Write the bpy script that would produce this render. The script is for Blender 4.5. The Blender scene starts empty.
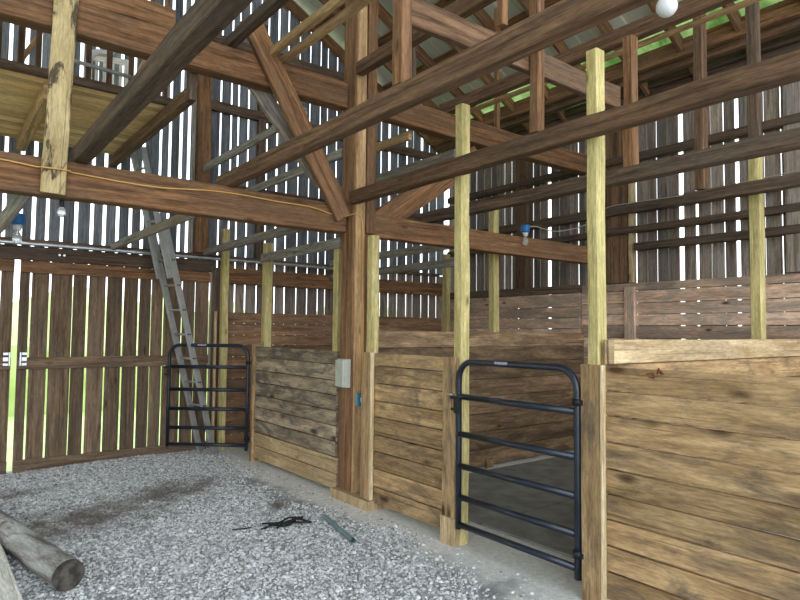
import bpy, bmesh, math, random
import numpy as np
from mathutils import Vector, Matrix

random.seed(7)
S = bpy.context.scene
C = S.collection
PI = math.pi

# ------------------------------------------------------------------ materials
def node_mat(name):
    m = bpy.data.materials.new(name)
    m.use_nodes = True
    nt = m.node_tree
    nt.nodes.clear()
    out = nt.nodes.new('ShaderNodeOutputMaterial')
    b = nt.nodes.new('ShaderNodeBsdfPrincipled')
    nt.links.new(b.outputs[0], out.inputs[0])
    return m, nt, b

def N(nt, kind, **kw):
    n = nt.nodes.new('ShaderNode' + kind)
    for k, v in kw.items():
        setattr(n, k, v)
    return n

def ramp(nt, fac, stops):
    r = N(nt, 'ValToRGB')
    e = r.color_ramp.elements
    while len(e) < len(stops):
        e.new(0.5)
    for i, (p, c) in enumerate(stops):
        e[i].position = p
        e[i].color = (c[0], c[1], c[2], 1) if hasattr(c, '__len__') else (c, c, c, 1)
    nt.links.new(fac, r.inputs[0])
    return r.outputs[0]

def math_n(nt, op, a, b=None, clamp=False):
    n = N(nt, 'Math', operation=op, use_clamp=clamp)
    for i, v in enumerate((a, b)):
        if v is None:
            continue
        if isinstance(v, (int, float)):
            n.inputs[i].default_value = v
        else:
            nt.links.new(v, n.inputs[i])
    return n.outputs[0]

def mix(nt, fac, a, b, mode='MIX'):
    n = N(nt, 'Mix', data_type='RGBA', blend_type=mode)
    for s, v in ((n.inputs[0], fac), (n.inputs[6], a), (n.inputs[7], b)):
        if hasattr(v, 'is_output') or hasattr(v, 'links'):
            nt.links.new(v, s)
        elif isinstance(v, (int, float)):
            s.default_value = v
        else:
            s.default_value = (v[0], v[1], v[2], 1)
    return n.outputs[2]

def wood(name, dark, light, blotch=None, blotch_amt=0.5, knots=0.5, tone=0.25, rough=0.85, grain=26.0, bump=0.3, sheen=0.3, lo=0.42, hi=0.60, crack=0.5, bs=(1.1, 5.0), kn=0.13):
    """Boards: u runs along the grain in metres, v across it."""
    m, nt, b = node_mat(name)
    L = nt.links
    uv = N(nt, 'UVMap')
    geo = N(nt, 'NewGeometry')
    oi = N(nt, 'ObjectInfo')
    rnd = math_n(nt, 'FRACT', math_n(nt, 'ADD', geo.outputs['Random Per Island'], oi.outputs['Random']))
    sep = N(nt, 'SeparateXYZ'); L.new(uv.outputs[0], sep.inputs[0])
    def vec(su, sv):
        c = N(nt, 'CombineXYZ')
        L.new(math_n(nt, 'MULTIPLY', sep.outputs[0], su), c.inputs[0])
        L.new(math_n(nt, 'MULTIPLY', sep.outputs[1], sv), c.inputs[1])
        L.new(math_n(nt, 'MULTIPLY', rnd, 37.0), c.inputs[2])
        return c.outputs[0]
    def noise(v, scale=1.0, det=6.0, rg=0.62, dist=0.0):
        n = N(nt, 'TexNoise'); n.inputs['Scale'].default_value = scale
        n.inputs['Detail'].default_value = det; n.inputs['Roughness'].default_value = rg
        n.inputs['Distortion'].default_value = dist
        L.new(v, n.inputs['Vector']); return n.outputs[0]
    g = noise(vec(1.6, grain), 1.0, 7, 0.65, 0.6)
    base = ramp(nt, g, [(0.36, dark), (0.63, light)])
    if blotch:
        bl = noise(vec(*bs), 1.0, 6, 0.65, 0.8)
        f = ramp(nt, bl, [(lo, 0.0), (hi, blotch_amt)])
        base = mix(nt, f, base, blotch)
    if knots > 0:
        vo = N(nt, 'TexVoronoi'); vo.inputs['Scale'].default_value = 1.0
        L.new(vec(2.2, 6.0), vo.inputs['Vector'])
        kf = ramp(nt, vo.outputs['Distance'], [(kn*0.35, knots), (kn, 0.0)])
        base = mix(nt, kf, base, (dark[0]*0.25, dark[1]*0.22, dark[2]*0.2))
    cr = noise(vec(0.9, 60.0), 1.0, 3, 0.5, 0.3)
    cf = ramp(nt, cr, [(0.33, crack), (0.40, 0.0)])
    base = mix(nt, cf, base, (dark[0]*0.35, dark[1]*0.32, dark[2]*0.3))
    fine = noise(vec(14.0, 90.0), 1.0, 4, 0.7)
    base = mix(nt, 0.55, base, ramp(nt, fine, [(0.35, 0.45), (0.62, 1.15)]), 'MULTIPLY')
    t = math_n(nt, 'ADD', math_n(nt, 'MULTIPLY', rnd, 2*tone), 1.06-tone)
    tc = N(nt, 'CombineColor')
    for i in range(3):
        L.new(t, tc.inputs[i])
    base = mix(nt, 1.0, base, tc.outputs[0], 'MULTIPLY')
    L.new(base, b.inputs['Base Color'])
    b.inputs['Roughness'].default_value = rough
    b.inputs['Specular IOR Level'].default_value = sheen
    bp = N(nt, 'Bump'); bp.inputs['Strength'].default_value = bump; bp.inputs['Distance'].default_value = 0.01
    L.new(g, bp.inputs['Height']); L.new(bp.outputs[0], b.inputs['Normal'])
    return m

def plain(name, col, rough=0.5, metal=0.0, var=0.0, scale=20.0, spec=0.5):
    m, nt, b = node_mat(name)
    if var > 0:
        tc = N(nt, 'TexCoord')
        n = N(nt, 'TexNoise'); n.inputs['Scale'].default_value = scale; n.inputs['Detail'].default_value = 5
        nt.links.new(tc.outputs['Object'], n.inputs['Vector'])
        c = ramp(nt, n.outputs[0], [(0.35, [x*(1-var) for x in col]), (0.65, [min(1, x*(1+var)) for x in col])])
        nt.links.new(c, b.inputs['Base Color'])
    else:
        b.inputs['Base Color'].default_value = (*col, 1)
    b.inputs['Roughness'].default_value = rough
    b.inputs['Metallic'].default_value = metal
    b.inputs['Specular IOR Level'].default_value = spec
    return m

W = {}
W['brown'] = wood('aged_brown_timber', (0.125, 0.056, 0.024), (0.40, 0.20, 0.092), (0.19, 0.115, 0.07), 0.6, 0.6, 0.18)
W['dark'] = wood('dark_old_timber', (0.065, 0.041, 0.028), (0.20, 0.128, 0.085), (0.13, 0.10, 0.08), 0.5, 0.4, 0.2)
W['darkred'] = wood('dark_red_brown_timber', (0.085, 0.045, 0.025), (0.265, 0.145, 0.08), (0.14, 0.095, 0.065), 0.5, 0.5, 0.2)
W['grey'] = wood('weathered_grey_timber', (0.19, 0.165, 0.145), (0.47, 0.43, 0.385), (0.27, 0.19, 0.12), 0.6, 0.5, 0.15)
W['treated'] = wood('green_treated_pine', (0.48, 0.38, 0.14), (0.82, 0.67, 0.31), (0.44, 0.40, 0.20), 0.5, 0.85, 0.08, grain=16, lo=0.46, hi=0.66)
W['rough'] = wood('rough_sawn_plank', (0.30, 0.18, 0.082), (0.60, 0.395, 0.20), (0.14, 0.105, 0.075), 0.8, 1.0, 0.22, grain=13, lo=0.48, hi=0.66, crack=0.5, bs=(2.6, 7.0), kn=0.2)
W['roughgrey'] = wood('grey_mottled_plank', (0.27, 0.19, 0.12), (0.62, 0.48, 0.33), (0.16, 0.135, 0.11), 0.9, 1.0, 0.2, grain=13, lo=0.46, hi=0.60, crack=0.5, bs=(2.6, 8.0), kn=0.2)
W['newplank'] = wood('fresh_tan_plank', (0.43, 0.28, 0.13), (0.76, 0.57, 0.33), (0.40, 0.29, 0.18), 0.6, 0.6, 0.12, grain=14)
W['divider'] = wood('brown_divider_plank', (0.19, 0.112, 0.062), (0.50, 0.33, 0.19), (0.15, 0.10, 0.06), 0.75, 0.8, 0.45, grain=12, bs=(2.0, 6.0))
W['kick'] = wood('red_brown_kick_plank', (0.46, 0.28, 0.19), (0.90, 0.62, 0.45), (0.40, 0.32, 0.26), 0.8, 1.0, 0.42, grain=10, crack=0.35, bs=(2.0, 6.0))
W['siding'] = wood('dark_weathered_siding', (0.15, 0.112, 0.09), (0.42, 0.325, 0.265), (0.27, 0.25, 0.23), 0.6, 0.4, 0.45)
W['kickend'] = wood('orange_brown_kick_plank', (0.22, 0.115, 0.06), (0.52, 0.30, 0.17), (0.2, 0.13, 0.09), 0.6, 0.8, 0.3, grain=12)
W['siding_end'] = wood('bloom_blue_weathered_siding', (0.11, 0.115, 0.13), (0.27, 0.28, 0.305), (0.25, 0.27, 0.30), 0.6, 0.35, 0.35)  # blue cast puts bloom from the gaps into the weathered grey
W['door'] = wood('brown_barn_door_board', (0.12, 0.075, 0.044), (0.30, 0.20, 0.125), (0.14, 0.105, 0.08), 0.6, 0.6, 0.3)
W['loft'] = wood('golden_loft_board', (0.80, 0.47, 0.20), (1.0, 0.74, 0.40), None, 0, 0.2, 0.25, grain=14, crack=0.3)
W['gold'] = wood('golden_brown_lumber', (0.38, 0.215, 0.095), (0.74, 0.48, 0.25), (0.33, 0.21, 0.12), 0.5, 0.5, 0.15, crack=0.3)
W['stained'] = wood('stained_yellow_board', (0.42, 0.30, 0.14), (0.68, 0.52, 0.27), (0.085, 0.058, 0.04), 0.95, 0.7, 0.05, grain=7, lo=0.50, hi=0.55, bs=(2.0, 7.0))
W['pale'] = wood('pale_worn_paint', (0.62, 0.58, 0.50), (0.88, 0.85, 0.78), None, 0, 0.1, 0.05)
W['lightedge'] = wood('pale_cut_edge', (0.55, 0.40, 0.22), (0.85, 0.68, 0.42), None, 0, 0.2, 0.08)
M_galv = plain('galvanised_steel', (0.52, 0.54, 0.55), 0.42, 0.8, 0.18, 9)
M_alu = plain('dull_aluminium', (0.50, 0.49, 0.47), 0.5, 0.4, 0.1, 14)
M_gate = plain('dark_navy_gate_paint', (0.012, 0.017, 0.030), 0.32, 0.0, 0.2, 12, 0.6)
M_black = plain('black_iron', (0.014, 0.014, 0.015), 0.5, 0.3)
M_steel = plain('bright_zinc_bolt', (0.6, 0.6, 0.6), 0.3, 0.9)
M_plastic = plain('pale_grey_plastic', (0.52, 0.52, 0.44), 0.45, 0.0, 0.08, 14)
M_boxgrey = plain('grey_electrical_box', (0.33, 0.34, 0.33), 0.5, 0.2)
M_blue = plain('blue_outlet_plastic', (0.02, 0.16, 0.42), 0.4)
M_teal = plain('teal_outlet_plastic', (0.03, 0.20, 0.27), 0.4)
M_white = plain('white_plastic', (0.78, 0.78, 0.78), 0.35)
M_cord = plain('yellow_cable_jacket', (0.75, 0.42, 0.12), 0.45)
M_wire = plain('pale_grey_wire', (0.42, 0.37, 0.30), 0.5)
M_globe = plain('opal_white_globe', (0.85, 0.85, 0.84), 0.3)
M_mat = plain('grey_rubber_mat', (0.24, 0.235, 0.225), 0.75, 0.0, 0.25, 5)
M_pipe = plain('grey_green_conduit', (0.20, 0.32, 0.31), 0.35, 0.3, 0.1, 10)
M_endgrain = plain('dark_log_end', (0.075, 0.062, 0.052), 0.9, 0, 0.6, 22)
M_sticker = plain('pale_violet_sticker', (0.35, 0.33, 0.48), 0.5, 0, 0.4, 160)

def glass():
    m, nt, b = node_mat('clear_bulb_glass')
    b.inputs['Base Color'].default_value = (0.95, 0.96, 0.97, 1)
    b.inputs['Roughness'].default_value = 0.08
    b.inputs['Transmission Weight'].default_value = 0.75
    b.inputs['IOR'].default_value = 1.2
    return m
M_glass = glass()

def roof_mat():
    m, nt, b = node_mat('corrugated_roof_steel')
    geo = N(nt, 'NewGeometry')
    n = N(nt, 'TexNoise'); n.inputs['Scale'].default_value = 1.3; n.inputs['Detail'].default_value = 6
    nt.links.new(geo.outputs['Position'], n.inputs['Vector'])
    c = ramp(nt, n.outputs[0], [(0.35, (0.66, 0.68, 0.60)), (0.65, (0.86, 0.88, 0.80))])
    nt.links.new(c, b.inputs['Base Color'])
    b.inputs['Metallic'].default_value = 0.15
    b.inputs['Roughness'].default_value = 0.4
    return m
M_roof = roof_mat()

def ground_mat(name, stones):
    """Crushed grey stone with the pale dusty strip along the stalls and brown dirt patches."""
    m, nt, b = node_mat(name)
    L = nt.links
    geo = N(nt, 'NewGeometry')
    sep = N(nt, 'SeparateXYZ'); L.new(geo.outputs['Position'], sep.inputs[0])
    def noise(scale, det=5, rg=0.6):
        n = N(nt, 'TexNoise'); n.inputs['Scale'].default_value = scale
        n.inputs['Detail'].default_value = det; n.inputs['Roughness'].default_value = rg
        L.new(geo.outputs['Position'], n.inputs['Vector']); return n.outputs[0]
    if stones:
        r = geo.outputs['Random Per Island']
        col = ramp(nt, r, [(0.0, (0.19, 0.19, 0.195)), (0.3, (0.43, 0.43, 0.43)), (0.7, (0.66, 0.655, 0.645)), (1.0, (0.92, 0.91, 0.89))])
    else:
        col = ramp(nt, noise(90, 3), [(0.35, (0.20, 0.20, 0.205)), (0.65, (0.37, 0.37, 0.37))])
        wob = math_n(nt, 'MULTIPLY', math_n(nt, 'SUBTRACT', noise(2.2), 0.5), 0.9)
        f = math_n(nt, 'SUBTRACT', math_n(nt, 'ADD', sep.outputs[0], wob), 2.62)
        f = math_n(nt, 'MULTIPLY', f, 6.0, True)
        dust = ramp(nt, noise(25, 8, 0.7), [(0.36, (0.64, 0.62, 0.585)), (0.64, (0.88, 0.86, 0.82))])
        col = mix(nt, f, col, dust)
    def patch(cx, cy, ang, a, bb, amt):
        dx = math_n(nt, 'SUBTRACT', sep.outputs[0], cx); dy = math_n(nt, 'SUBTRACT', sep.outputs[1], cy)
        ca, sa = math.cos(ang), math.sin(ang)
        u = math_n(nt, 'ADD', math_n(nt, 'MULTIPLY', dx, ca/a), math_n(nt, 'MULTIPLY', dy, sa/a))
        v = math_n(nt, 'ADD', math_n(nt, 'MULTIPLY', dx, -sa/bb), math_n(nt, 'MULTIPLY', dy, ca/bb))
        d = math_n(nt, 'SQRT', math_n(nt, 'ADD', math_n(nt, 'MULTIPLY', u, u), math_n(nt, 'MULTIPLY', v, v)))
        d = math_n(nt, 'ADD', d, math_n(nt, 'MULTIPLY', math_n(nt, 'SUBTRACT', noise(5.0), 0.5), 2.2))
        k = math_n(nt, 'SUBTRACT', 1.0, d, True)
        return math_n(nt, 'MULTIPLY', k, amt, True)
    f = math_n(nt, 'MAXIMUM', patch(1.05, 5.40, 0.32, 1.15, 0.55, 1.1), patch(1.85, 5.82, 0.6, 0.8, 0.45, 1.1))
    f = math_n(nt, 'MAXIMUM', f, patch(0.7, 6.5, 0.1, 0.4, 0.2, 0.9))
    f = math_n(nt, 'MAXIMUM', f, patch(2.45, 4.85, 0.9, 0.22, 0.12, 1.2))
    f = math_n(nt, 'MULTIPLY', f, 0.85, True)
    col = mix(nt, f, col, (0.115, 0.085, 0.065))
    L.new(col, b.inputs['Base Color'])
    b.inputs['Roughness'].default_value = 0.9
    if not stones:
        bp = N(nt, 'Bump'); bp.inputs['Strength'].default_value = 0.6; bp.inputs['Distance'].default_value = 0.02
        L.new(noise(60, 6, 0.7), bp.inputs['Height']); L.new(bp.outputs[0], b.inputs['Normal'])
    return m

def green_mat(name, a, c):
    m, nt, b = node_mat(name)
    geo = N(nt, 'NewGeometry')
    n = N(nt, 'TexNoise'); n.inputs['Scale'].default_value = 2.0; n.inputs['Detail'].default_value = 8
    nt.links.new(geo.outputs['Position'], n.inputs['Vector'])
    nt.links.new(ramp(nt, n.outputs[0], [(0.35, a), (0.65, c)]), b.inputs['Base Color'])
    b.inputs['Roughness'].default_value = 0.9
    return m

# ------------------------------------------------------------------ mesh helpers
def link(name, bm, mat, parent=None, smooth=False, mats=None):
    me = bpy.data.meshes.new(name)
    bm.normal_update()
    bm.to_mesh(me); bm.free()
    o = bpy.data.objects.new(name, me)
    for mm in (mats or [mat]):
        me.materials.append(mm)
    if smooth:
        me.polygons.foreach_set('use_smooth', [True]*len(me.polygons))
    C.objects.link(o)
    if parent:
        o.parent = parent
    return o

def tag(o, label=None, cat=None, group=None, kind=None):
    if label: o['label'] = label
    if cat: o['category'] = cat
    if group: o['group'] = group
    if kind: o['kind'] = kind
    return o

def thing(name, label, cat, loc, group=None, rz=0, kind=None):
    o = bpy.data.objects.new(name, None)
    C.objects.link(o)
    o.location = loc; o.rotation_euler = (0, 0, rz)
    o.empty_display_size = 0.1
    return tag(o, label, cat, group, kind)

def new_bm():
    bm = bmesh.new(); bm.loops.layers.uv.new('UVMap'); return bm

def board(bm, p0, p1, w, t, up=(0, 0, 1), ch=0.004, seg=1, jit=0.0, cuts=(0, 0)):
    """A chamfered board from p0 to p1: w across, t along 'up'. cuts tilt the two ends along 'up'."""
    uvl = bm.loops.layers.uv[0]
    p0, p1 = Vector(p0), Vector(p1)
    d = p1 - p0; ln = d.length; d.normalize()
    up = Vector(up); up = (up - d*up.dot(d)).normalized()
    sd = d.cross(up)
    a, b = w/2, t/2
    ch = min(ch, a*0.6, b*0.6)
    prof = [(-a+ch, -b), (a-ch, -b), (a, -b+ch), (a, b-ch), (a-ch, b), (-a+ch, b), (-a, b-ch), (-a, -b+ch)]
    per = [0]
    for i in range(8):
        q, r = prof[i], prof[(i+1) % 8]
        per.append(per[-1] + math.hypot(q[0]-r[0], q[1]-r[1]))
    uo, vo = random.uniform(0, 50), random.uniform(0, 50)
    rings = []
    for k in range(seg+1):
        f = k/seg
        o = p0 + d*(ln*f)
        if jit:
            o = o + sd*random.uniform(-jit, jit)*(0 if k in (0, seg) else 1) + up*random.uniform(-jit, jit)*(0 if k in (0, seg) else 1)
        sc = 1 + (random.uniform(-jit, jit)/max(a, b)*0.6 if jit else 0)
        ring = []
        for (x, y) in prof:
            e = 0
            if k == 0: e = cuts[0]*y
            if k == seg: e = cuts[1]*y
            ring.append(bm.verts.new(o + sd*x*sc + up*y*sc + d*e))
        rings.append((ring, ln*f))
    for k in range(seg):
        (r0, u0), (r1, u1) = rings[k], rings[k+1]
        for i in range(8):
            j = (i+1) % 8
            f = bm.faces.new((r0[i], r0[j], r1[j], r1[i]))
            for lp, (u, v) in zip(f.loops, ((u0, per[i]), (u0, per[i+1]), (u1, per[i+1]), (u1, per[i]))):
                lp[uvl].uv = (u+uo, v+vo)
    f = bm.faces.new(list(reversed(rings[0][0])))
    g = bm.faces.new(rings[-1][0])
    for fc in (f, g):
        for lp in fc.loops:
            c = lp.vert.co - p0
            lp[uvl].uv = (c.dot(sd)*0.3+uo, c.dot(up)+vo)

def tube(bm, pts, r, n=10, cap=True, taper=None):
    pts = [Vector(p) for p in pts]
    uvl = bm.loops.layers.uv[0] if bm.loops.layers.uv else None
    rings = []
    prev = None
    for k, p in enumerate(pts):
        d = (pts[min(k+1, len(pts)-1)] - pts[max(k-1, 0)]).normalized()
        if prev is None:
            a = Vector((0, 0, 1)) if abs(d.z) < 0.9 else Vector((1, 0, 0))
            x = d.cross(a).normalized()
        else:
            x = (prev - d*prev.dot(d)).normalized()
        prev = x
        y = d.cross(x)
        rr = r if taper is None else r*taper[k]
        rings.append([bm.verts.new(p + x*rr*math.cos(2*PI*i/n) + y*rr*math.sin(2*PI*i/n)) for i in range(n)])
    L = 0
    for k in range(len(rings)-1):
        l1 = L + (pts[k+1]-pts[k]).length
        for i in range(n):
            j = (i+1) % n
            f = bm.faces.new((rings[k][i], rings[k][j], rings[k+1][j], rings[k+1][i]))
            f.smooth = True
            if uvl:
                for lp, (u, v) in zip(f.loops, ((L, i), (L, i+1), (l1, i+1), (l1, i))):
                    lp[uvl].uv = (u, v*2*PI*r/n)
        L = l1
    if cap:
        bm.faces.new(list(reversed(rings[0]))); bm.faces.new(rings[-1])
    return rings

def lathe(bm, prof, n=16, axis=None):
    """prof: list of (r, z); revolve about z."""
    M = axis or Matrix()
    rings = []
    for r, z in prof:
        rings.append([bm.verts.new(M @ Vector((max(r, 1e-4)*math.cos(2*PI*i/n), max(r, 1e-4)*math.sin(2*PI*i/n), z))) for i in range(n)])
    for k in range(len(rings)-1):
        for i in range(n):
            j = (i+1) % n
            f = bm.faces.new((rings[k][i], rings[k][j], rings[k+1][j], rings[k+1][i])); f.smooth = True
    bm.faces.new(list(reversed(rings[0]))); bm.faces.new(rings[-1])

def box(bm, lo, hi, ch=0.003):
    lo, hi = Vector(lo), Vector(hi)
    board(bm, ((lo.x+hi.x)/2, (lo.y+hi.y)/2, lo.z), ((lo.x+hi.x)/2, (lo.y+hi.y)/2, hi.z), hi.y-lo.y, hi.x-lo.x, up=(1, 0, 0), ch=ch)

def timber(name, label, cat, mat, p0, p1, w, t, up=(0, 0, 1), group=None, ch=0.006, seg=8, jit=0.003, cuts=(0, 0), kind='thing'):
    p0, p1 = Vector(p0), Vector(p1)
    bm = new_bm()
    board(bm, (0, 0, 0), p1-p0, w, t, up, ch, seg, jit, cuts)
    o = link(name, bm, W[mat])
    o.location = p0
    return tag(o, label, cat, group, kind)

def beam_x(name, label, mat, x0, x1, y0, y1, z0, z1, group=None, cat='beam', **k):
    return timber(name, label, cat, mat, (x0, (y0+y1)/2, (z0+z1)/2), (x1, (y0+y1)/2, (z0+z1)/2), y1-y0, z1-z0, group=group, **k)
def beam_y(name, label, mat, x0, x1, y0, y1, z0, z1, group=None, cat='beam', **k):
    return timber(name, label, cat, mat, ((x0+x1)/2, y0, (z0+z1)/2), ((x0+x1)/2, y1, (z0+z1)/2), x1-x0, z1-z0, group=group, **k)
def post_z(name, label, mat, x0, x1, y0, y1, z0, z1, group=None, cat='post', lean=(0, 0), **k):
    return timber(name, label, cat, mat, ((x0+x1)/2, (y0+y1)/2, z0), ((x0+x1)/2+lean[0], (y0+y1)/2+lean[1], z1), y1-y0, x1-x0, up=(1, 0, 0), group=group, **k)

def poly_smooth(pts, n=6):
    pts = [Vector(p) for p in pts]; out = []
    for i in range(len(pts)-1):
        p0, q, r, p3 = pts[max(i-1, 0)], pts[i], pts[i+1], pts[min(i+2, len(pts)-1)]
        for k in range(n):
            t = k/n
            out.append(0.5*((2*q)+(r-p0)*t+(2*p0-5*q+4*r-p3)*t*t+(3*q-p0-3*r+p3)*t**3))
    return out+[pts[-1]]

def roofz(x):
    return 5.95-0.54*(x-4.18) if x >= 0.74 else 5.95-0.54*(0.74-4.18)-0.54*(0.74-x)

# ------------------------------------------------------------------ ground
def noise2(x, y):
    return 0.5*math.sin(x*1.7+0.3*y)*math.cos(y*1.3-0.4*x)+0.3*math.sin(x*4.1+1.0)*math.sin(y*3.7)

def ground_h(x, y):
    h = 0.012*noise2(x, y)
    if x > 2.6: h *= max(0.0, 1-(x-2.6)/0.4)
    if y > 6.6: h += 0.04*(y-6.6)*max(0, min(1, (x-0.7)/1.3))
    return h

bm = new_bm()
nx, ny = 90, 100
g = [[None]*(ny+1) for _ in range(nx+1)]
for i in range(nx+1):
    for j in range(ny+1):
        x = -5.3+12.2*i/nx; y = -3.0+10.6*j/ny
        g[i][j] = bm.verts.new((x, y, ground_h(x, y)))
for i in range(nx):
    for j in range(ny):
        bm.faces.new((g[i][j], g[i+1][j], g[i+1][j+1], g[i][j+1]))
floor = link('floor', bm, ground_mat('stone_dust_ground', False), smooth=True)
tag(floor, kind='structure')

# loose crushed stone lying on the floor: nobody could count it
rng = np.random.default_rng(3)
phi = (1+5**0.5)/2
ico = np.array([(-1, phi, 0), (1, phi, 0), (-1, -phi, 0), (1, -phi, 0), (0, -1, phi), (0, 1, phi), (0, -1, -phi), (0, 1, -phi), (phi, 0, -1), (phi, 0, 1), (-phi, 0, -1), (-phi, 0, 1)])/math.sqrt(1+phi*phi)
tri = np.array([(0, 11, 5), (0, 5, 1), (0, 1, 7), (0, 7, 10), (0, 10, 11), (1, 5, 9), (5, 11, 4), (11, 10, 2), (10, 7, 6), (7, 1, 8), (3, 9, 4), (3, 4, 2), (3, 2, 6), (3, 6, 8), (3, 8, 9), (4, 9, 5), (2, 4, 11), (6, 2, 10), (8, 6, 7), (9, 8, 1)])
NS = 120000
px = rng.uniform(-0.3, 3.0, NS); py = rng.uniform(1.6, 7.45, NS)
edge = 2.62+0.14*np.sin(py*2.1)+0.07*np.sin(py*7.3)
prob = np.clip(1.0-(px-edge+0.12)/0.3, 0.03, 1.0)
keep = rng.uniform(0, 1, NS) < prob
keep &= px < 2.97
px, py = px[keep], py[keep]
n = len(px)
size = rng.lognormal(math.log(0.0078), 0.32, n).clip(0.0035, 0.017)
pz = np.array([ground_h(a, b) for a, b in zip(px, py)]) + size*0.25
vs = ico[None]*(1+rng.uniform(-0.28, 0.28, (n, 12, 1)))
vs = vs*rng.uniform(0.65, 1.25, (n, 1, 3))*np.array([1, 1, 0.75])
an = rng.uniform(0, 2*PI, n); ca, sa = np.cos(an)[:, None], np.sin(an)[:, None]
vx = vs[:, :, 0]*ca-vs[:, :, 1]*sa; vy = vs[:, :, 0]*sa+vs[:, :, 1]*ca
V = np.stack([vx, vy, vs[:, :, 2]], -1)*size[:, None, None]+np.stack([px, py, pz], -1)[:, None]
F = (tri[None]+12*np.arange(n)[:, None, None]).reshape(-1)
me = bpy.data.meshes.new('gravel')
me.vertices.add(n*12); me.vertices.foreach_set('co', V.reshape(-1).astype(np.float32))
me.loops.add(len(F)); me.loops.foreach_set('vertex_index', F.astype(np.int32))
me.polygons.add(n*20); me.polygons.foreach_set('loop_start', (np.arange(n*20)*3).astype(np.int32))
me.update(calc_edges=True); me.validate()
me.materials.append(ground_mat('crushed_stone', True))
gravel = bpy.data.objects.new('gravel', me); C.objects.link(gravel)
tag(gravel, 'loose grey crushed stone covering the barn aisle', 'gravel', kind='stuff')

# outside: meadow and the green hedge line beyond the walls
bm = new_bm()
v = [bm.verts.new(p) for p in ((-60, -40, -0.06), (70, -40, -0.06), (70, 80, -0.06), (-60, 80, -0.06))]
bm.faces.new(v)
tag(link('ground', bm, green_mat('meadow_grass', (0.46, 0.62, 0.20), (0.62, 0.74, 0.32))), kind='structure')
bm = new_bm()
v = [bm.verts.new(p) for p in ((-20, -36, -0.03), (24, -36, -0.03), (24, -2.9, -0.03), (-20, -2.9, -0.03))]
bm.faces.new(v)
tag(link('bounce_ground', bm, plain('pale_bounce_gravel', (0.50, 0.48, 0.44), 0.9, 0, 0.15, 8)), 'added pale gravel ground outside the open end of the barn, for bounce light', 'bounce_ground', kind='structure')  # unseen pale ground added to bounce light up onto roof and beams
def hedge(name, pts, h, label):
    bm = new_bm()
    tops = []
    for (x, y) in pts:
        hh = h*random.uniform(0.8, 1.15)
        tops.append([bm.verts.new((x+ox, y+oy, z)) for ox, oy, z in ((-0.8, -0.8, -0.06), (-0.9, -0.9, hh*0.5), (-0.3, -0.3, hh*0.92), (0.3, 0.3, hh), (0.9, 0.9, hh*0.6), (0.9, 0.9, -0.06))])
    for a, b2 in zip(tops, tops[1:]):
        for i in range(5):
            bm.faces.new((a[i], a[i+1], b2[i+1], b2[i]))
    bm.faces.new(tops[0]); bm.faces.new(list(reversed(tops[-1])))
    tag(link(name, bm, green_mat('hedge_leaf', (0.50, 0.60, 0.22), (0.74, 0.80, 0.40))), label, 'hedge', kind='stuff')
hedge('hedge', [(-8+0.6*i, 13.5) for i in range(36)], 2.1, 'bright green hedge showing through the gaps of the barn door')
hedge('hedge', [(15.5, 12-0.6*i) for i in range(32)], 1.7, 'bright green hedge showing through slits of the right wall')

# ------------------------------------------------------------------ walls
def siding_x(bm, gaps, y, z0f, z1f, th=0.024):
    """vertical boards along x; gaps: list of (x, width)"""
    for (a, wa), (b2, wb) in zip(gaps, gaps[1:]):
        x0, x1 = a+wa/2, b2-wb/2
        if x1-x0 < 0.02: continue
        xc = (x0+x1)/2
        z0, z1 = z0f(xc), z1f(xc)
        if z1-z0 < 0.05: continue
        board(bm, (xc, y, z0), (xc, y, z1), x1-x0, th, up=(0, 1, 0), ch=0.003)
def siding_y(bm, gaps, x, z0f, z1f, th=0.024):
    for (a, wa), (b2, wb) in zip(gaps, gaps[1:]):
        y0, y1 = a+wa/2, b2-wb/2
        if y1-y0 < 0.02: continue
        yc = (y0+y1)/2
        board(bm, (x, yc, z0f(yc)), (x, yc, z1f(yc)), y1-y0, th, up=(1, 0, 0), ch=0.003)

YE = 7.60
gx = []
x = -5.3
while x < 0.55:
    gx.append((x, 0.03)); x += random.uniform(0.13, 0.17)
gx += [(v, random.choice((0.030, 0.034, 0.038))) for v in (0.62, 0.77, 0.89, 1.02, 1.16, 1.30, 1.46, 1.59, 1.73, 1.87, 2.0, 2.19, 2.3, 2.43, 2.53)]
gx += [(2.70, 0.012)]
gx += [(v, random.choice((0.018, 0.024, 0.03))) for v in (2.93, 3.07, 3.17, 3.31, 3.47, 3.58, 3.73, 3.88, 4.06, 4.23, 4.40, 4.52)]
gx += [(v, 0.022) for v in (4.68, 4.84, 5.0, 5.16, 5.32, 5.49)] + [(5.65, 0.045), (5.82, 0.018), (6.0, 0.03), (6.13, 0.016), (6.31, 0.055), (6.47, 0.02), (6.63, 0.02), (6.8, 0.01)]
bm = new_bm()
siding_x(bm, gx, YE, lambda x: 2.28 if x < 2.83 else 2.42, lambda x: roofz(x)-0.07)
for fc in bm.faces: fc.material_index = 0
nf = len(bm.faces)
siding_x(bm, [(a, min(b2, 0.02)) for a, b2 in gx if a > 2.7], YE, lambda x: 0.02, lambda x: 2.41)
bm.faces.ensure_lookup_table()
for fc in bm.faces[nf:]: fc.material_index = 1
tag(link('wall_end', bm, None, mats=[W['siding_end'], W['siding']]), kind='structure')

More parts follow.
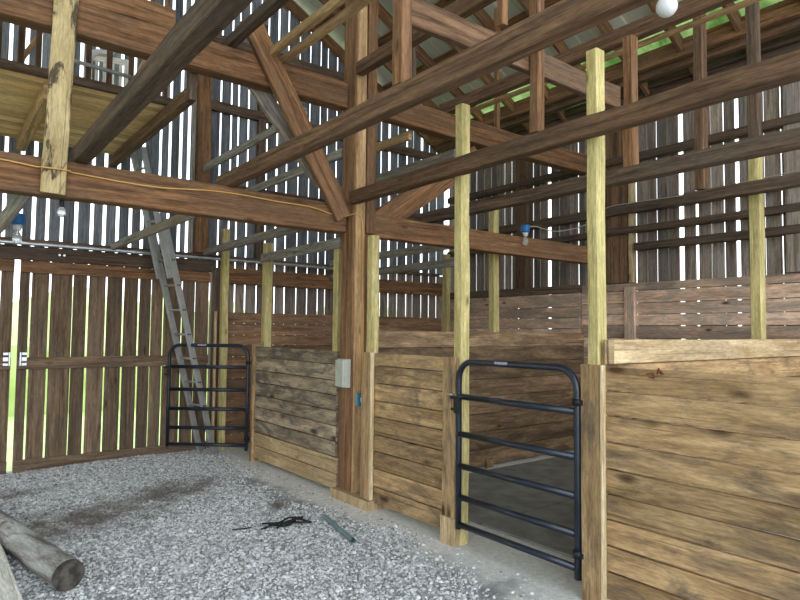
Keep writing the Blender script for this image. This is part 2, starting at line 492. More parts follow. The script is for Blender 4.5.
gy = [(7.55, 0.02), (7.38, 0.02), (7.2, 0.02), (7.05, 0.018), (6.9, 0.02)]
wide = {5.46: 0.062, 3.57: 0.06, 2.95: 0.045, 3.39: 0.035, 6.03: 0.03}
for v in (6.72, 6.57, 6.45, 6.3, 6.16, 6.03, 5.89, 5.75, 5.62, 5.46, 5.29, 5.11, 4.98, 4.87, 4.7, 4.56, 4.42, 4.28, 4.14, 3.99, 3.87, 3.73, 3.57, 3.39, 3.23, 3.09, 2.95, 2.82, 2.68, 2.52):
    gy.append((v, wide.get(v, random.choice((0.009, 0.013, 0.018)))))
v = 2.36
while v > -1.5:
    gy.append((v, random.choice((0.009, 0.013, 0.018)))); v -= random.uniform(0.14, 0.18)
gy = sorted(gy)
bm = new_bm()
siding_y(bm, gy, 6.87, lambda y: 0.02, lambda y: 4.40)
tag(link('wall_right', bm, W['siding']), kind='structure')
# left side of the barn, outside the picture; the front gable end is open
bm = new_bm()
gl = []
y = -1.5
while y < 7.6:
    gl.append((y, 0.03)); y += 0.16
gl.append((7.6, 0.01))
siding_y(bm, gl, -5.35, lambda y: 0.02, lambda y: 4.4)
tag(link('wall_left', bm, W['siding']), kind='structure')
bm = new_bm()
gf = [(3.1+0.16*i, 0.01) for i in range(24)]
siding_x(bm, gf, -1.55, lambda x: 0.02, lambda x: 1.45)
tag(link('front_light_block', bm, W['siding']), kind='structure')  # low unseen wall added to keep outside light from the partition gaps

# ------------------------------------------------------------------ roof
def slope(x_eave, x_ridge, bm, lift=0.0):
    ys = []
    y = -2.0
    while y < 7.55:
        ys += [(y, 0), (y+0.10, 0), (y+0.118, 0.019), (y+0.142, 0.019), (y+0.16, 0)]
        y += 0.2
    r0, r1 = [], []
    for (y, h) in ys:
        r0.append(bm.verts.new((x_eave, y, roofz(x_eave)+h+lift)))
        r1.append(bm.verts.new((x_ridge, y, roofz(x_ridge)+h+lift)))
    for i in range(len(ys)-1):
        bm.faces.new((r0[i], r1[i], r1[i+1], r0[i+1]))
bm = new_bm()
slope(6.17, 0.74, bm); slope(-5.75, 0.74, bm)
ro = link('roof', bm, M_roof)
md = ro.modifiers.new('thickness', 'SOLIDIFY'); md.thickness = 0.002
tag(ro, kind='structure')
def green_sheet():  # assumed course; green grass light at the eave is put into its colour
    m = bpy.data.materials.new('green_light_translucent_sheet'); m.use_nodes = True
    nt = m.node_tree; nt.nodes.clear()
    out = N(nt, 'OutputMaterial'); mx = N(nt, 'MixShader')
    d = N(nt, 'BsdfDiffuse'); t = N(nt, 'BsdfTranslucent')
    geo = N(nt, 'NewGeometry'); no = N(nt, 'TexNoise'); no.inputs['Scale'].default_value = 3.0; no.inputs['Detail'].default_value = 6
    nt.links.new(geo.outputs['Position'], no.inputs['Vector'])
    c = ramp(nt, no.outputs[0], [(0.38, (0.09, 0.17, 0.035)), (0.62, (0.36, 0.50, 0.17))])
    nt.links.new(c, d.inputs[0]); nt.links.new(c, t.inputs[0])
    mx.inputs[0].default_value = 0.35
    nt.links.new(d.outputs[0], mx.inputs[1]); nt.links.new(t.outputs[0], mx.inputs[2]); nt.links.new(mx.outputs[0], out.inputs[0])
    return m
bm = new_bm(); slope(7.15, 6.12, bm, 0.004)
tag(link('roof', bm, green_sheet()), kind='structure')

ORD = ['first', 'second', 'third', 'fourth', 'fifth', 'sixth', 'seventh', 'eighth', 'ninth', 'tenth', 'eleventh', 'twelfth', 'thirteenth', 'fourteenth', 'fifteenth']
sl = Vector((1, 0, -0.54)).normalized(); nrm = Vector((0.54, 0, 1)).normalized()
ry = 7.50; k = 0
while ry > 1.2:
    o = nrm*-0.125
    p0 = Vector((0.80, ry, roofz(0.80)))+o; p1 = Vector((6.95, ry, roofz(6.95)))+o
    timber('roof_rafter', f'sloping brown roof rafter under the metal sheets, {ORD[k]} from the end wall', 'rafter', 'brown', p0, p1, 0.05, 0.15, up=nrm, group='rafters under the metal roof', seg=6)
    ry -= 0.60; k += 1
bx = [5.48, 4.91, 4.34, 3.77, 3.20, 2.63]
for k, x in enumerate(bx):
    c = Vector((x, 0, roofz(x)))+nrm*-0.026
    timber('roof_batten', f'thin horizontal roof batten just under the metal sheets, {ORD[k]} up from the eave', 'batten', 'brown', (c.x, 7.55, c.z), (c.x, 0.6, c.z), 0.10, 0.036, up=nrm, group='battens under the metal roof', seg=6, jit=0.002)

# ------------------------------------------------------------------ bent: ties, posts, braces at Y = 4.7
beam_x('tie_beam', 'big reddish brown tie beam with a yellow cord stapled along it', 'brown', -2.4, 3.01, 4.70, 4.84, 2.39, 2.645, seg=14, jit=0.004)
beam_x('tie_beam', 'upper reddish brown tie beam left of the centre post, above the corded one', 'brown', -2.4, 3.01, 4.70, 4.84, 3.55, 3.785, seg=14, jit=0.004)
beam_x('tie_beam', 'upper brown tie beam over the stalls, right of the centre post', 'brown', 3.25, 6.70, 4.70, 4.83, 3.55, 3.79, seg=10, jit=0.004)
beam_x('tie_beam', 'lower brown tie beam over the stalls carrying the blue lamp holder', 'brown', 3.25, 6.72, 4.70, 4.83, 2.385, 2.60, seg=10, jit=0.004)
beam_x('header_board', 'ragged topped brown board lying on the upper tie beam at top left', 'brown', -1.5, 1.44, 4.72, 4.82, 3.79, 3.96, seg=10, jit=0.008)

cp = thing('barn_post', 'tall brown centre post with cord, grey box and blue outlet', 'post', (3.13, 4.71, 0))
def part_box(name, mat, lo, hi, parent, label=None, ch=0.005, seg=1):
    bm = new_bm()
    off = Vector(parent.location)
    lo, hi = Vector(lo)-off, Vector(hi)-off
    cx, cy = (lo.x+hi.x)/2, (lo.y+hi.y)/2
    board(bm, (cx, cy, lo.z), (cx, cy, hi.z), hi.y-lo.y, hi.x-lo.x, up=(1, 0, 0), ch=ch, seg=seg, jit=0.002 if seg > 1 else 0)
    o = link(name, bm, mat if not isinstance(mat, str) else W[mat], parent)
    if label: o['label'] = label
    return o
part_box('core', 'brown', (3.02, 4.59, 0.08), (3.13, 4.79, 5.9), cp, seg=16)
part_box('facing_board', 'gold', (3.03, 4.565, 0.08), (3.13, 4.59, 5.9), cp, 'paler golden board nailed to the post', seg=12)
part_box('side_board', 'brown', (3.135, 4.58, 0.08), (3.24, 4.79, 2.38), cp, seg=8)
part_box('side_board', 'brown', (3.14, 4.555, 2.385), (3.24, 4.79, 5.9), cp, seg=8)
part_box('base_block', 'newplank', (2.965, 4.24, -0.01), (3.25, 4.82, 0.08), cp, 'pale wooden block under the post')

timber('knee_brace', 'wide reddish brown plank brace crossing the upper tie beam to the centre post', 'brace', 'brown', (2.02, 4.665, 4.05), (2.965, 4.665, 2.52), 0.05, 0.185, up=(1, 0, 0.6), seg=8)
timber('knee_brace', 'grey weathered brace behind the upper tie beam, left of the centre post', 'brace', 'grey', (2.08, 4.875, 3.72), (2.86, 4.875, 2.84), 0.05, 0.15, up=(1, 0, 0.6), seg=6)
timber('knee_brace', 'brown knee brace with bolt holes rising right from the centre post', 'brace', 'brown', (3.27, 4.76, 2.44), (4.72, 4.76, 3.42), 0.10, 0.23, up=(-0.6, 0, 1), seg=8)
timber('hanging_board', 'stain blotched yellow board hanging in front of the two left tie beams', 'board', 'stained', (0.652, 4.665, 2.40), (0.70, 4.665, 4.2), 0.03, 0.148, up=(1, 0, 0), seg=8)

# joists lying on the lower ties, running towards the camera
jg = 'long joists resting on the lower tie beams'
beam_y('joist', 'dark square joist at upper left, its far end on the corded tie beam', 'dark', 0.775, 0.875, 0.3, 4.86, 2.65, 2.76, jg, 'joist', seg=12)
beam_y('joist', 'dark joist crossing in front of the centre post from the corded tie beam', 'darkred', 1.88, 1.958, 0.3, 4.95, 2.65, 2.77, jg, 'joist', seg=12)
beam_y('joist', 'dark brown joist from the centre post passing in front of both treated gate posts', 'darkred', 2.96, 3.045, 0.4, 4.58, 2.63, 2.745, jg, 'joist', seg=12)
beam_y('joist', 'dark joist deep over the stalls, resting on the lamp holder tie beam', 'dark', 4.0, 4.09, 0.4, 4.84, 2.605, 2.715, jg, 'joist', seg=12)
beam_y('joist', 'dark joist nearest the right wall, over the back of the stalls', 'dark', 5.07, 5.15, 0.4, 2.62, 2.605, 2.70, jg, 'joist', seg=12)
beam_y('wall_plate', 'long dark plate lying on the upper tie beam over the stalls', 'darkred', 4.27, 4.35, 0.5, 4.86, 3.795, 3.925, None, 'plate', seg=12)
beam_y('wall_plate', 'golden lath under the dark plate over the stalls', 'gold', 4.355, 4.42, 0.6, 4.66, 3.765, 3.79, None, 'plate', seg=8)
beam_y('upper_plate', 'brown upper plate whose end butts high on the centre post', 'darkred', 2.985, 3.065, 0.8, 4.53, 3.80, 3.915, None, 'plate', seg=12)
beam_y('joist', 'short dark joist end resting on the upper tie beam beside the plank brace', 'dark', 1.85, 1.93, 0.8, 4.86, 3.79, 3.87, None, 'joist', seg=8)
beam_y('joist', 'golden lit joist high behind the plank brace top, left one of two', 'gold', 2.20, 2.25, 2.0, 4.86, 3.79, 3.86, None, 'joist', seg=8)
beam_y('joist', 'golden lit joist high behind the plank brace top, right one of two', 'gold', 2.34, 2.39, 2.0, 4.86, 3.79, 3.86, None, 'joist', seg=8)

# bent nearer the camera (Y = 2.48)
sg = 'roof posts standing on the joists'
post_z('roof_post', 'brown roof post standing on the joist that crosses the centre post', 'brown', 1.885, 1.955, 2.44, 2.52, 2.775, 6.8, sg)
post_z('roof_post', 'brown roof post between the two treated gate posts', 'brown', 2.965, 3.035, 2.45, 2.52, 2.75, 6.3, sg)
post_z('roof_post', 'short brown post just right of the nearer treated gate post', 'brown', 4.075, 4.16, 2.48, 2.56, 2.72, 3.72, sg)
post_z('roof_post', 'dark roof post over the right stall divider, left of the rear treated post', 'darkred', 5.065, 5.15, 2.44, 2.52, 2.705, 5.15, sg)
post_z('roof_post', 'dark roof post rising from the top of the rear treated post', 'dark', 5.175, 5.255, 2.06, 2.14, 3.07, 5.15, sg)
post_z('roof_post', 'thin roof post above the dark joist, left of the nearer gate posts', 'brown', 2.66, 2.71, 2.46, 2.51, 3.34, 6.5, sg)
post_z('roof_post', 'thin post on the upper tie beam right of the centre post', 'dark', 3.80, 3.85, 4.73, 4.79, 3.80, 5.9, sg)
post_z('roof_post', 'thin post on the upper tie beam over the back of the stalls', 'brown', 5.03, 5.08, 4.73, 4.79, 3.80, 5.2, sg)
beam_x('collar_beam', 'brown collar plank joining the roof posts above the gate', 'darkred', 1.99, 4.0, 2.53, 2.58, 3.16, 3.32, cat='beam')

# treated posts
tg = 'yellow green treated posts along the stalls'
post_z('treated_post', 'yellow green treated post at the left side of the near gate', 'treated', 3.03, 3.115, 3.195, 3.275, 0.0, 3.16, tg, seg=10)
post_z('treated_post', 'yellow green treated post above the near gate hinges', 'treated', 3.03, 3.115, 2.07, 2.145, 0.0, 3.16, tg, seg=10)
post_z('treated_post', 'treated post rising from the left end of the far plank partition', 'treated', 3.08, 3.17, 6.50, 6.59, 0.0, 2.50, tg)
post_z('treated_post', 'treated post standing behind the far open gate', 'treated', 2.905, 2.99, 7.34, 7.42, 0.03, 2.75, tg)
post_z('batten', 'pale upright board between the ladder foot and the treated post', 'newplank', 2.835, 2.865, 7.38, 7.42, 0.03, 1.72, cat='board')
post_z('treated_post', 'pale treated post tucked behind the left edge of the centre post', 'treated', 3.07, 3.14, 4.93, 5.01, 0.0, 2.38, tg)
post_z('treated_post', 'treated post under the knee brace, right against the centre post', 'treated', 3.068, 3.148, 4.36, 4.44, 0.0, 2.335, tg)
post_z('treated_post', 'rear treated post rising behind the right stall divider', 'treated', 5.17, 5.26, 2.06, 2.14, 0.0, 3.06, tg)
post_z('treated_post', 'rear treated post rising behind the middle stall divider', 'treated', 5.19, 5.28, 4.93, 5.02, 0.0, 3.07, tg)
post_z('treated_post', 'far corner treated post where the end wall meets the right wall', 'treated', 6.36, 6.45, 7.05, 7.14, 0.0, 2.7, tg)

# boards between the bent and the end wall
bg = 'grey boards between the tie beams and the end wall'
beam_y('header_board', 'grey board running over the far gate in front of two treated posts', 'grey', 2.70, 2.74, 4.845, 7.49, 2.41, 2.50, bg, 'board')
beam_y('header_board', 'grey board crossing below the corded tie beam beside the ladder', 'grey', 1.64, 1.68, 4.845, 7.49, 2.38, 2.46, bg, 'board')
beam_y('header_board', 'pale board running up from the end wall to the plank brace', 'grey', 2.66, 2.70, 4.90, 7.44, 3.44, 3.53, bg, 'board')
beam_y('header_board', 'pale board just above the corded tie beam near the centre post', 'grey', 3.05, 3.09, 4.86, 7.49, 3.13, 3.22, bg, 'board')
beam_y('header_board', 'grey board just left of the centre post under the corded tie beam', 'grey', 3.035, 3.068, 4.845, 6.55, 2.27, 2.37, bg, 'board')
beam_y('header_board', 'pale board over the far stall seen right of the centre post', 'grey', 4.47, 4.52, 4.84, 7.49, 3.38, 3.48, bg, 'board')
beam_y('header_board', 'golden board under the upper tie beam right of the centre post', 'gold', 3.84, 3.88, 4.84, 5.7, 3.455, 3.55, bg, 'board')
timber('knee_brace', 'grey sided brace below the corded tie beam at far left', 'brace', 'grey', (0.36, 5.62, 2.16), (0.55, 4.88, 2.47), 0.05, 0.10, up=(0, 0, 1))

beam_y('header_board', 'upper of two grey rails over the far stall right of the centre post', 'grey', 4.48, 4.52, 4.84, 7.41, 2.395, 2.485, bg, 'board')
beam_y('header_board', 'lower of two grey rails over the far stall right of the centre post', 'grey', 4.48, 4.52, 4.84, 7.41, 2.20, 2.29, bg, 'board')
# end wall framing
post_z('wall_post', 'brown wall post above the door track in the end wall', 'brown', 2.60, 2.75, 7.44, 7.58, 2.44, 5.2)
post_z('wall_stud', 'thin pale strip beside the brown end wall post', 'grey', 2.555, 2.595, 7.53, 7.58, 2.44, 4.6, cat='stud')
post_z('wall_stud', 'dark stud on the end wall left of the plank brace', 'dark', 3.42, 3.52, 7.50, 7.585, 2.44, 5.6, cat='stud')
gg = 'dark girts across the end wall'
beam_x('wall_girt', 'dark girt across the end wall, level with the upper tie beam', 'dark', 2.76, 6.7, 7.50, 7.58, 4.28, 4.40, gg, 'girt')
beam_x('wall_girt', 'dark girt high under the gable roof', 'dark', 2.76, 5.4, 7.50, 7.58, 5.15, 5.27, gg, 'girt')
beam_x('wall_girt', 'dark girt on the end wall just above the corded tie beam', 'dark', 3.0, 6.7, 7.50, 7.58, 3.24, 3.36, gg, 'girt')
beam_x('wall_girt', 'dark girt at the left end wall showing below the loft', 'dark', -3.0, 2.58, 7.52, 7.585, 3.20, 3.30, gg, 'girt')
beam_x('header_beam', 'brown header board above the far stall windows', 'brown', 2.95, 6.75, 7.42, 7.58, 2.08, 2.27, None, 'beam')
post_z('door_jamb', 'black shadowed jamb post right of the sliding door', 'dark', 2.83, 2.93, 7.46, 7.58, 0.0, 2.27, cat='post')

# loft
beam_y('loft_joist', 'brown joist along the open edge of the hay loft', 'darkred', 1.60, 1.68, 4.95, 7.5, 3.34, 3.45, None, 'joist')
beam_y('loft_joist', 'golden edged joist under the hay loft beside the hanging board', 'gold', 0.69, 0.77, 5.60, 7.45, 3.34, 3.475, None, 'joist')
post_z('loft_hanger', 'short dark hanger between the upper tie beam and the loft edge joist', 'dark', 1.61, 1.67, 4.86, 4.94, 3.34, 3.7, cat='post')
lf = thing('loft_floor', 'hay loft floor of golden boards seen from below at upper left', 'loft', (0, 6.5, 3.5))
for_b = new_bm()
y = 5.60
while y < 7.45:
    w = random.uniform(0.10, 0.15)
    board(for_b, (-2.6, y+w/2-6.5, 0.012+random.uniform(-.004, .004)), (1.68+random.uniform(-.02, .03), y+w/2-6.5, 0.012), w-0.008, 0.024, ch=0.002)
    y += w
link('deck', for_b, W['loft'], lf)
bm = new_bm(); board(bm, (-2.6, 5.56-6.5, 0.03), (1.69, 5.56-6.5, 0.03), 0.06, 0.065)
link('edge_beam', bm, W['dark'], lf)
for xx in (0.12, 0.37, 0.52, 0.64, 1.00, 1.16, 1.335, 1.50, 1.62):
    bm = new_bm(); board(bm, (xx, 5.55-6.5, 0.066), (xx, 5.55-6.5, 1.05), 0.035, 0.04, up=(1, 0, 0))
    link('baluster', bm, W['darkred'], lf)
bm = new_bm(); tube(bm, [(0.80, 5.50-6.5, 0.17), (1.52, 5.50-6.5, 0.14)], 0.018, 8)
link('rail', bm, M_galv, lf)['label'] = 'grey metal pipe rail'

# odds and ends kept up on the loft
ch = thing('chair', 'pale slat back chair stored on the hay loft', 'chair', (1.47, 7.1, 3.526), rz=-0.25)
bm = new_bm(); board(bm, (-0.21, 0, 0.44), (0.21, 0, 0.44), 0.42, 0.03); link('seat', bm, W['pale'], ch)
for sx in (-1, 1):
    for sy in (-1, 1):
        bm = new_bm(); board(bm, (0.19*sx, 0.19*sy, 0), (0.18*sx, 0.18*sy, 0.425 if sy < 0 else 0.98), 0.035, 0.035, up=(1, 0, 0)); link('leg', bm, W['pale'], ch)
for q in range(4):
    bm = new_bm(); board(bm, (-0.12+0.08*q, 0.185, 0.46), (-0.12+0.08*q, 0.185, 0.93), 0.02, 0.035, up=(1, 0, 0)); link('spindle', bm, W['pale'], ch)
bm = new_bm(); board(bm, (-0.2, 0.185, 0.95), (0.2, 0.185, 0.95), 0.025, 0.07); link('top_rail', bm, W['pale'], ch)
bm = new_bm()
tube(bm, poly_smooth([(1.07, 5.95, 3.535), (1.065, 5.95, 3.75), (1.08, 5.95, 3.90), (1.13, 5.95, 3.97), (1.21, 5.95, 3.985), (1.27, 5.95, 4.04), (1.29, 5.95, 4.2)]), 0.03, 10)
tag(link('drain_pipe', bm, M_white), 'pale bent pipe standing behind the loft balusters', 'pipe', kind='thing')
timber('plank', 'short golden plank leaning behind the loft balusters at far left', 'plank', 'gold', (0.46, 6.0, 3.54), (0.72, 6.1, 4.1), 0.03, 0.16, up=(0, 1, 0))
timber('plank', 'pale plank leaning on the loft behind the stored chair', 'plank', 'newplank', (1.42, 6.5, 3.54), (1.75, 6.6, 4.4), 0.03, 0.10, up=(0, 1, 0))

# ------------------------------------------------------------------ sliding doors
def slab_door(name, x0, x1, gaps, kind):
    r = thing(name, None, None, ((x0+x1)/2, 7.52, 0.0), kind=kind)
    ox, oy = (x0+x1)/2, 7.52
    bm = new_bm()
    gs = [(x0, 0.0)]+gaps+[(x1, 0.0)]
    for (a, wa), (b2, wb) in zip(gs, gs[1:]):
        xa, xb = a+wa/2, b2-wb/2
        board(bm, ((xa+xb)/2-ox, 0.0, 0.02), ((xa+xb)/2-ox, 0.0, 2.235), xb-xa, 0.024, up=(0, 1, 0), ch=0.003)
    link('board_panel', bm, W['door'], r)
    for (z0, z1, nm) in ((2.075, 2.20, 'rail'), (1.06, 1.185, 'rail'), (-0.01, 0.125, 'rail')):
        bm = new_bm(); board(bm, (x0-ox, -0.03, (z0+z1)/2), (x1-ox, -0.03, (z0+z1)/2), 0.034, z1-z0, seg=6, jit=0.002)
        link(nm, bm, W['brown'] if z0 > 2 else W['door'], r)
    return r
d1 = slab_door('door_1', 0.78, 2.80, [(v, w*0.68) for v, w in ((0.88, 0.028), (1.06, 0.03), (1.28, 0.014), (1.43, 0.036), (1.62, 0.026), (1.80, 0.03), (1.97, 0.03), (2.11, 0.014), (2.25, 0.022), (2.47, 0.022), (2.63, 0.014))], 'structure')
d2 = slab_door('door_2', -1.25, 0.725, [(v, 0.026) for v in (-1.08, -0.9, -0.7, -0.52, -0.35, -0.17, 0.02, 0.2, 0.37, 0.60)], 'structure')
for r, xx in ((d1, 0.82), (d2, 0.70)):
    bm = new_bm()
    o = Vector(r.location)
    sgn = 1 if r is d1 else -1
    for dz, hh in ((-0.055, 0.03), (0.0, 0.045), (0.055, 0.03)):
        board(bm, (xx-o.x, -0.052, 1.17+dz), (xx+0.045*sgn-o.x, -0.052, 1.17+dz), 0.012, hh)
    board(bm, (xx-0.012*sgn-o.x, -0.05, 1.10), (xx-0.012*sgn-o.x, -0.05, 1.24), 0.006, 0.016, up=(1, 0, 0))
    link('door_latch', bm, M_steel, r)['label'] = 'bright metal latch bracket'

tr = thing('door_track', 'long galvanised sliding door track on the dark header board', 'door track', (1.6, 7.46, 2.3))
bm = new_bm(); board(bm, (-3.6, 0.035, -0.02), (1.22, 0.035, -0.02), 0.04, 0.15, seg=8, jit=0.002); link('header', bm, W['dark'], tr)
bm = new_bm()
board(bm, (-3.6, -0.015, 0.075), (3.2, -0.015, 0.075), 0.055, 0.035, ch=0.012)
link('rail', bm, M_galv, tr)
bm = new_bm(); board(bm, (-3.6, 0.06, 0.11), (5.0, 0.06, 0.11), 0.09, 0.04); link('ledge', bm, W['dark'], tr)
for xx in (-0.47, -0.425):
    bm = new_bm(); lathe(bm, [(0.012, 0), (0.012, 0.012)], 10, Matrix.Translation((xx, 0.0, -0.02)) @ Matrix.Rotation(PI/2, 4, 'X')); link('bolt', bm, M_steel, tr)

# ------------------------------------------------------------------ stall walls
def plank_rows(bm, a, b2, z0, z1, h, th, axis, pos, gap=0.005, splits=()):
    """horizontal planks; axis 'x' or 'y' is the run, pos the other coordinate"""
    z = z0
    while z < z1-0.03:
        hh = min(h*random.uniform(0.94, 1.06), z1-z)
        if z1-(z+hh) < 0.05: hh = z1-z
        cuts = [a]+[s+random.uniform(-.3, .3) for s in splits]+[b2]
        for s0, s1 in zip(cuts, cuts[1:]):
            off = random.uniform(-0.003, 0.003)
            zc = z+hh/2
            p0 = (s0+0.001, pos+off, zc) if axis == 'x' else (pos+off, s0+0.001, zc)
            p1 = (s1-0.001, pos+off, zc) if axis == 'x' else (pos+off, s1-0.001, zc)
            board(bm, p0, p1, th, hh-gap, ch=0.003, seg=6, jit=0.0012)
        z += hh

def rel(bm, r):
    bmesh.ops.translate(bm, verts=bm.verts, vec=-Vector(r.location))

# far partition (left of the centre post)
p1 = thing('stall_partition', 'far plank partition left of the centre post, with paler bottom boards', 'partition', (3.05, 5.8, 0))
bm = new_bm(); plank_rows(bm, 4.86, 6.60, 0.34, 1.31, 0.142, 0.03, 'y', 3.045, 0.009); rel(bm, p1); link('plank_panel', bm, W['roughgrey'], p1)
bm = new_bm(); plank_rows(bm, 4.84, 6.60, 0.04, 0.335, 0.15, 0.03, 'y', 3.045, 0.009); rel(bm, p1); link('bottom_plank_panel', bm, W['newplank'], p1)['label'] = 'two paler yellow bottom boards'
part_box('end_trim', 'rough', (3.0, 6.60, 0.0), (3.09, 6.66, 1.33), p1, seg=4)
# middle partition
p2 = thing('stall_partition', 'middle plank partition between the centre post and the near gate', 'partition', (3.05, 3.85, 0))
bm = new_bm(); plank_rows(bm, 3.30, 4.262, 0.06, 1.315, 0.142, 0.03, 'y', 3.045, 0.009); rel(bm, p2); link('plank_panel', bm, W['rough'], p2)
part_box('end_trim', 'rough', (2.985, 3.207, 0.19), (3.026, 3.345, 1.315), p2, seg=4)
part_box('end_trim', 'gold', (2.985, 4.264, 0.088), (3.02, 4.385, 1.315), p2, 'golden trim board beside the centre post', seg=4)
part_box('edge_strip', 'lightedge', (2.985, 4.24, 0.088), (3.022, 4.262, 1.315), p2, 'pale cut edge of the trim board')
part_box('bottom_block', 'newplank', (2.975, 3.200, 0.0), (3.026, 3.35, 0.188), p2, 'fresh tan block at the foot')
# near partition
p3 = thing('stall_partition', 'large near plank partition filling the lower right', 'partition', (3.05, 1.0, 0))
bm = new_bm(); plank_rows(bm, -0.6, 2.02, 0.04, 1.315, 0.145, 0.032, 'y', 3.04, 0.010); rel(bm, p3); link('plank_panel', bm, W['rough'], p3)
bm = new_bm()
for ya, za, yb, zb in ((1.775, 1.285, 1.735, 1.292), (1.735, 1.292, 1.73, 1.268), (1.76, 1.27, 1.73, 1.268), (1.715, 1.29, 1.705, 1.32), (1.705, 1.32, 1.69, 1.285), (1.712, 1.298, 1.69, 1.296), (1.695, 1.308, 1.68, 1.29)):
    board(bm, (3.0225, ya, za), (3.0225, yb, zb), 0.003, 0.007, up=(0, 0.4, 1), ch=0.001)
rel(bm, p3); link('crayon_mark', bm, plain('rust_red_crayon', (0.20, 0.055, 0.02), 0.8), p3)['label'] = 'rust red scribbled mark'
part_box('end_trim', 'rough', (2.985, 2.035, 0.0), (3.022, 2.16, 1.32), p3, seg=4)
part_box('edge_strip', 'lightedge', (2.985, 2.018, 0.0), (3.022, 2.034, 1.32), p3, 'pale cut edge of the end trim')

# dividers running back to the right wall
dv = thing('stall_divider', 'brown plank divider between the two far stalls, behind the near gate', 'partition', (5.0, 4.85, 0))
bm = new_bm(); plank_rows(bm, 3.26, 6.765, 0.03, 1.50, 0.185, 0.034, 'x', 4.855, 0.006); rel(bm, dv); link('plank_panel', bm, W['divider'], dv)
part_box('bottom_cleat', 'rough', (4.95, 4.80, 0.0), (5.06, 4.836, 0.10), dv)
dv2 = thing('stall_divider', 'right stall divider topped by a fresh tan board', 'partition', (5.0, 2.02, 0))
bm = new_bm(); plank_rows(bm, 3.15, 6.74, 0.03, 1.325, 0.16, 0.032, 'x', 2.03, 0.006); rel(bm, dv2); link('plank_panel', bm, W['rough'], dv2)
bm = new_bm(); board(bm, (3.06, 2.005, 1.395), (6.74, 2.02, 1.395), 0.036, 0.135, seg=8, jit=0.001); rel(bm, dv2); link('top_board', bm, W['newplank'], dv2)['label'] = 'fresh tan top board'
part_box('end_block', 'rough', (3.04, 2.03, 1.325), (3.06, 2.045, 1.46), dv2)

# kick boards
def kick(label, axis, a, b2, pos, top, mat='kick', h=0.143, gap=0.007):
    r = thing('kick_boards', label, 'wall lining', ((a+b2)/2, pos, 0) if axis == 'x' else (pos, (a+b2)/2, 0))
    bm = new_bm(); plank_rows(bm, a, b2, 0.02, top, h, 0.024, axis, pos, gap); rel(bm, r); link('plank_panel', bm, W[mat], r)
    return r
kick('horizontal brown kick boards along the end wall of the far stall', 'x', 2.97, 6.70, 7.545, 1.72, 'kickend', gap=0.006)
k2 = kick('horizontal reddish kick boards on the right wall behind the middle divider', 'y', 4.88, 7.50, 6.79, 2.02)
bm = new_bm(); board(bm, (6.785, 4.88, 2.075), (6.785, 7.45, 2.075), 0.03, 0.11, seg=6, jit=0.002); rel(bm, k2); link('cap_board', bm, W['dark'], k2)['label'] = 'dark cap board'
k3 = kick('horizontal reddish kick boards on the right wall of the near stalls', 'y', -0.5, 4.87, 6.79, 2.11)
part_box('batten', 'kick', (6.735, 4.10, 0.05), (6.775, 4.24, 2.06), k3)

# right wall framing
rg = 'dark girts along the right wall'
beam_y('wall_girt', 'lowest dark girt on the right wall above the kick boards', 'dark', 6.74, 6.85, 0.0, 4.10, 2.50, 2.59, rg, 'girt')
beam_y('wall_girt', 'second dark girt up on the right wall above the kick boards', 'dark', 6.74, 6.85, 0.0, 7.45, 2.72, 2.80, rg, 'girt')
beam_y('wall_girt', 'third girt up on the right wall with a pale wire stapled along it', 'dark', 6.73, 6.85, 0.0, 7.45, 2.965, 3.075, rg, 'girt')
beam_y('wall_girt', 'high dark girt on the right wall under the eave', 'dark', 6.74, 6.85, 0.0, 7.45, 4.28, 4.40, rg, 'girt')
beam_y('wall_girt', 'dark girt on the right wall midway up to the eave', 'dark', 6.74, 6.85, 0.0, 7.45, 3.60, 3.69, rg, 'girt')
beam_y('eave_plate', 'reddish brown plate along the eave below the metal sheets', 'brown', 6.36, 6.44, 0.0, 7.45, 4.50, 4.69, None, 'plate')
beam_y('eave_plate', 'added dark strip on top of the right wall boards, blocking light at the eave', 'dark', 6.70, 6.78, 0.0, 7.45, 4.405, 4.50, None, 'plate')  # added to block the bright strip of the open eave gap
beam_y('eave_plate', 'darker lower plate just under the reddish brown eave plate', 'darkred', 6.46, 6.56, 0.0, 7.45, 4.43, 4.53, None, 'plate')
post_z('wall_stud', 'pale round edged stud on the right wall where the lowest girt starts', 'newplank', 6.78, 6.85, 4.15, 4.20, 2.12, 3.6, cat='stud')
post_z('wall_stud', 'wide brown stud boards on the right wall behind the near treated post', 'darkred', 6.79, 6.85, 4.22, 4.58, 2.12, 4.25, cat='stud')
post_z('wall_stud', 'purplish wide stud on the right wall behind the rear treated post', 'darkred', 6.76, 6.85, 5.80, 6.0, 2.13, 4.25, cat='stud')
post_z('wall_stud', 'dark stud on the right wall at the right picture edge', 'siding', 6.76, 6.85, 2.30, 2.46, 2.12, 4.25, cat='stud')

# rubber mats
for k, (x0, x1, y0, y1, lb) in enumerate(((3.47, 5.1, 2.10, 3.42, 'grey rubber mat just inside the near gate'), (3.47, 5.1, 3.43, 4.70, 'grey rubber mat along the middle divider, nearer the gate'), (5.11, 6.7, 3.43, 4.70, 'grey rubber mat along the middle divider in the back corner'), (5.11, 6.7, 2.10, 3.42, 'grey rubber mat at the back of the near stall'))):
    bm = new_bm(); board(bm, (0, -(y1-y0)/2, 0.009), (0, (y1-y0)/2, 0.009), x1-x0, 0.018)
    o = link('rubber_mat', bm, M_mat); o.location = ((x0+x1)/2, (y0+y1)/2, 0)
    tag(o, lb, 'mat', 'rubber mats on the stall floor', 'thing')

